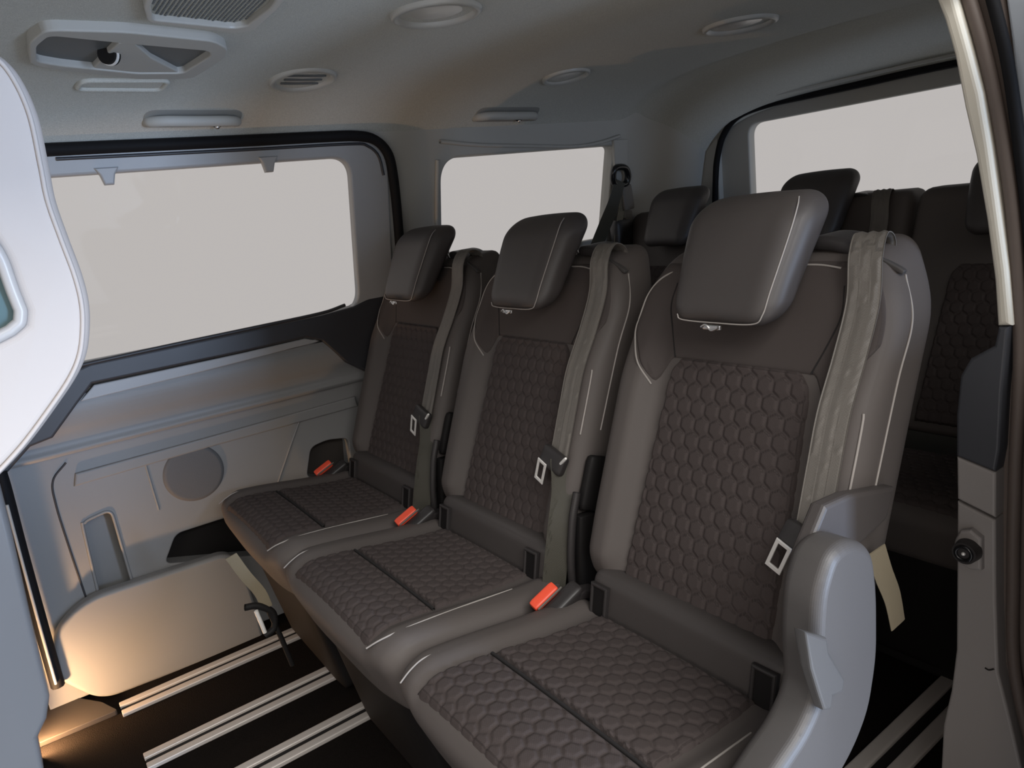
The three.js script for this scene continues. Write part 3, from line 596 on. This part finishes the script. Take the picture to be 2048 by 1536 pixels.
// ---------------------------------------------------------------- belt on the far rear pillar
{
  const o = thing('pillar_belt', 'dark seat belt hanging from its guide between quarter and tailgate windows', 'seat belt');
  const h = (a, b, f = 0.02) => hitW(a, b, f);
  const ch = roundPoly(xy([[1228, 280], [1256, 278], [1256, 332], [1230, 336]], (a, b) => h(a, b, 0.01)), 0.006);
  part('height_adjuster', onWall(plate(ch, 0.016, 0.004), 0.012), M.trimLight, o);
  const gl = part('guide_loop', [tube([h(1226, 350), h(1232, 336), h(1250, 336), h(1256, 352), h(1250, 368), h(1230, 368)], 0.012, 50, true)], M.blackGloss, o);
  part('webbing', ribbon([h(1240, 362, 0.03), h(1226, 410, 0.05), h(1210, 450, 0.09), h(1190, 500, 0.14)], [1, 0, 0.2], 0.045, 0.003, 30), M.beltDark, o);
  part('return_webbing', ribbon([h(1248, 366, 0.02), h(1245, 410, 0.03), h(1238, 450, 0.04), h(1232, 500, 0.05)], [1, 0, 0], 0.03, 0.003, 30), M.strap, o);
  part('belt_tongue', [rbox(0.05, 0.09, 0.02, 0.006, h(1254, 395, 0.03).toArray(), [0, 0, 0.1]), rbox(0.035, 0.04, 0.015, 0.004, h(1256, 432, 0.03).toArray())], M.belt, o);
  part('lower_cover', [rbox(0.09, 0.16, 0.05, 0.02, h(1244, 480, 0.04).toArray())], M.darkPlastic, o);
}

// ---------------------------------------------------------------- ceiling fittings
const frameOnCeiling = (p) => {                                         // local x along the van, z towards the door, y up against the headliner
  const e = 0.01, n = V(-(yc(p.x + e, p.z) - yc(p.x - e, p.z)) / (2 * e), 1, -(yc(p.x, p.z + e) - yc(p.x, p.z - e)) / (2 * e)).normalize();
  return new THREE.Quaternion().setFromUnitVectors(V(0, 1, 0), n);
};
for (const [px, py, r, kind, label] of [[606, 157, 0.076, 0, 'round slatted ceiling vent next to the overhead air control'], [872, 24, 0.084, 0, 'large round ceiling light in the middle of the headliner'], [1480, 47, 0.088, 0, 'round ceiling light near the tailgate header'], [1132, 151, 0.07, 1, 'small plain round ceiling fitting near the quarter window']]) {
  const p = hitC(px, py), o = thing('ceiling_light', label, 'ceiling light', p.toArray(), 'round fittings along the headliner'); o.quaternion.copy(frameOnCeiling(p));
  const ring = new THREE.LatheGeometry([[r * 0.80, 0.004], [r * 0.84, -0.004], [r * 0.92, -0.010], [r, -0.006], [r * 1.02, 0.006]].map((a) => new THREE.Vector2(...a)), 48);
  part('rim', ring, M.lampRing, o);
  const lens = new THREE.LatheGeometry([[0.0001, -0.002], [r * 0.5, -0.001], [r * 0.83, 0.003]].map((a) => new THREE.Vector2(...a)), 48);
  const le = part('lens', lens, M.lampLens, o);
  if (px === 606) for (let k = -1; k <= 1; k++) part('louvre', [rbox(r * 1.2, 0.004, 0.006, 0.0015, [0, -0.003, k * r * 0.35])], M.recess, le);
}
{ // overhead air control with trapezoid recess
  const c = hitC(245, 95), q = frameOnCeiling(c), o = thing('air_control', 'overhead air control panel with dark recess and ribbed thumbwheel', 'air control', c.toArray()); o.quaternion.copy(q);
  const inv = q.clone().invert(), loc = (a, b) => { const d = ray(a, b), n = V(0, 1, 0).applyQuaternion(q), t = (c.clone().sub(V(0, CAMY, 0)).dot(n)) / d.dot(n); const p = along(d, t).sub(c).applyQuaternion(inv); return [p.x, -p.z]; };
  const up = (g, y) => { g.rotateX(-Math.PI / 2); g.translate(0, y, 0); return g; };      // outline (x, -z) seen from below
  const outer = [[52, 62], [85, 36], [250, 42], [425, 62], [452, 78], [448, 96], [380, 140], [270, 140], [110, 120], [55, 108]].map(([a, b]) => loc(a, b));
  const inner = [[60, 68], [88, 42], [250, 62], [420, 80], [424, 92], [364, 132], [270, 132], [112, 113], [62, 103]].map(([a, b]) => loc(a, b));
  const f = roundPoly(outer, 0.02), ci = [0, 1].map((k) => inner.reduce((t, p) => t + p[k], 0) / inner.length); inner.forEach((p) => { p[0] = lerp(ci[0], p[0], 0.965); p[1] = lerp(ci[1], p[1], 0.90); });
  f.holes.push(roundPoly(inner, 0.015, THREE.Path));
  const ho = part('housing', up(plate(f, 0.024, 0.003), 0.006), M.trimLight, o);
  part('recess', up(plate(roundPoly(inner.map(([x, y]) => [x * 1.02, y * 1.02]), 0.015), 0.003, 0.0005), -0.002), M.recess, o);
  const wedge = [[170, 132], [232, 68], [262, 66], [300, 100], [358, 131], [270, 133]].map(([a, b]) => loc(a, b));
  part('slider_plate', up(plate(roundPoly(wedge, 0.008), 0.012, 0.003), -0.003), M.trimLight, o);
  const k0 = loc(214, 92), wheel = new THREE.CylinderGeometry(0.017, 0.017, 0.016, 28); wheel.rotateZ(Math.PI / 2); wheel.rotateY(0.75); wheel.translate(k0[0], -0.014, -k0[1]);
  const wh = part('thumbwheel', wheel, M.black, o);
  const rib = new THREE.CylinderGeometry(0.0185, 0.0185, 0.005, 28); rib.rotateZ(Math.PI / 2); rib.rotateY(0.75); rib.translate(k0[0], -0.014, -k0[1]); part('wheel_band', rib, M.steel, wh);
}
{ // shallow slot below it
  const c = hitC(250, 163), q = frameOnCeiling(c), o = thing('ceiling_slot', 'shallow rounded slot moulding next to the overhead air control', 'moulding', c.toArray()); o.quaternion.copy(q);
  const a = hitC(165, 158).sub(c), b = hitC(338, 158).sub(c), d = hitC(150, 176).sub(c), e = hitC(322, 178).sub(c);
  const s = roundPoly([[a.x, -a.z], [b.x, -b.z], [e.x, -e.z], [d.x, -d.z]], 0.02);
  part('rim', tube(s.getSpacedPoints(60).slice(0, -1).map((p) => V(p.x, -0.002, -p.y)), 0.006, 120, true), M.headliner, o);
  const g = plate(s, 0.006, 0.002); g.rotateX(-Math.PI / 2); g.translate(0, 0.004, 0); part('slot_face', g, M.headliner, o);
}
{ // perforated grille at the top edge
  const c = hitC(415, 8), q = frameOnCeiling(c), inv = q.clone().invert(), o = thing('ceiling_grille', 'perforated pale grille panel beside the overhead air control', 'grille', c.toArray()); o.quaternion.copy(q);
  const loc = (a, b) => { const d = ray(a, b), n = V(0, 1, 0).applyQuaternion(q), t = (c.clone().sub(V(0, CAMY, 0)).dot(n)) / d.dot(n); const p = along(d, t).sub(c).applyQuaternion(inv); return [p.x, -p.z]; };
  const out = [[283, -6], [292, 26], [470, 50], [505, 44], [555, -2], [590, -50], [300, -60]].map(([a, b]) => loc(a, b)), inn = [[298, -6], [302, 22], [465, 40], [490, 36], [536, 0], [565, -44], [312, -52]].map(([a, b]) => loc(a, b));
  const f = roundPoly(out, 0.012); f.holes.push(roundPoly(inn, 0.01, THREE.Path));
  const g = plate(f, 0.018, 0.003); g.rotateX(-Math.PI / 2); g.translate(0, 0.004, 0); part('frame', g, M.lampRing, o);
  const b = plate(roundPoly(inn, 0.01), 0.006, 0.001); b.rotateX(-Math.PI / 2); b.translate(0, 0.002, 0); const pl = part('grille_plate', b, M.grille, o);
  const sh = roundPoly(inn, 0.01).getPoints(6), inside = (x, y) => { let r = false; for (let i = 0, j = sh.length - 1; i < sh.length; j = i++) if ((sh[i].y > y) !== (sh[j].y > y) && x < (sh[j].x - sh[i].x) * (y - sh[i].y) / (sh[j].y - sh[i].y) + sh[i].x) r = !r; return r; };
  const holes = [], xs = sh.map((p) => p.x), ys = sh.map((p) => p.y);
  for (let x = Math.min(...xs), i = 0; x < Math.max(...xs); x += 0.007, i++) for (let y = Math.min(...ys) + (i % 2) * 0.0035; y < Math.max(...ys); y += 0.007) if (inside(x - 0.004, y - 0.004) && inside(x + 0.004, y + 0.004)) { const h = new THREE.CylinderGeometry(0.0019, 0.0019, 0.002, 6); h.translate(x, -0.0045, -y); holes.push(h); }
  const hm = part('perforation', holes, M.recess, pl); hm.userData.kind = 'stuff';
}
// grab handles
for (const [x0, x1, py, hk, label] of [[286, 482, 236, 430, 'folding grab handle above the large window with blind hooks'], [950, 1074, 228, 1037, 'folding grab handle above the small quarter window']]) {
  const a = hitC(x0, py), b = hitC(x1, py), c = a.clone().add(b).multiplyScalar(0.5), q = frameOnCeiling(c), L = a.distanceTo(b), o = thing('grab_handle', label, 'grab handle', c.toArray(), 'grab handles on the roof edge'); o.quaternion.copy(q);
  const yaw = Math.atan2(-(b.z - a.z), b.x - a.x);
  const bed = plate(roundPoly(rect(-L / 2, -0.035, L / 2, 0.035), 0.03), 0.008, 0.003); bed.rotateX(-Math.PI / 2); bed.rotateY(yaw); bed.translate(0, 0.006, 0); part('bed', bed, M.bed, o);
  const bar = ribbonBar(L, yaw); part('bar', bar, M.trimLight, o);
  const t = (hk - x0) / (x1 - x0) - 0.5, hook = tube([[t * L - 0.014, -0.006, -0.012], [t * L, -0.012, -0.014], [t * L + 0.016, -0.006, -0.012]], 0.005, 20); hook.rotateY(yaw);
  const ho = part('coat_hook', hook, M.blackGloss, o); const s = new THREE.SphereGeometry(0.006, 14, 10); s.translate(t * L, -0.015, -0.014); s.rotateY(yaw); part('hook_tip', s, M.chrome, ho);
}
function ribbonBar(L, yaw) {
  const g = tube([[-L / 2 + 0.012, 0.004, -0.02], [-L / 2 + 0.016, -0.010, 0.0], [-L / 2 + 0.045, -0.018, 0.014], [0, -0.020, 0.016], [L / 2 - 0.045, -0.018, 0.014], [L / 2 - 0.016, -0.010, 0.0], [L / 2 - 0.012, 0.004, -0.02]], 0.0125, 80, false, 14);
  g.rotateY(yaw); return g;
}
// ---------------------------------------------------------------- courtesy lamp low on the front pillar
{
  const o = thing('courtesy_lamp', 'small warm courtesy lamp low beside the kick panel', 'lamp', [-0.215, 0.055, -1.955]);
  part('lamp_body', [rbox(0.03, 0.05, 0.07, 0.006)], M.darkPlastic, o);
  const gl = new THREE.MeshStandardMaterial({ color: 0xffe0b8, emissive: 0xffb070, emissiveIntensity: 4 });
  part('lamp_lens', [rbox(0.004, 0.035, 0.055, 0.0015, [0.0165, 0, 0])], gl, o);
  const l = new THREE.PointLight(0xffc88f, 3.2, 0, 2); l.position.set(0.035, 0, 0); l.shadow.radius = 1; l.castShadow = true; o.add(l);
}
renderer.render(scene, camera);
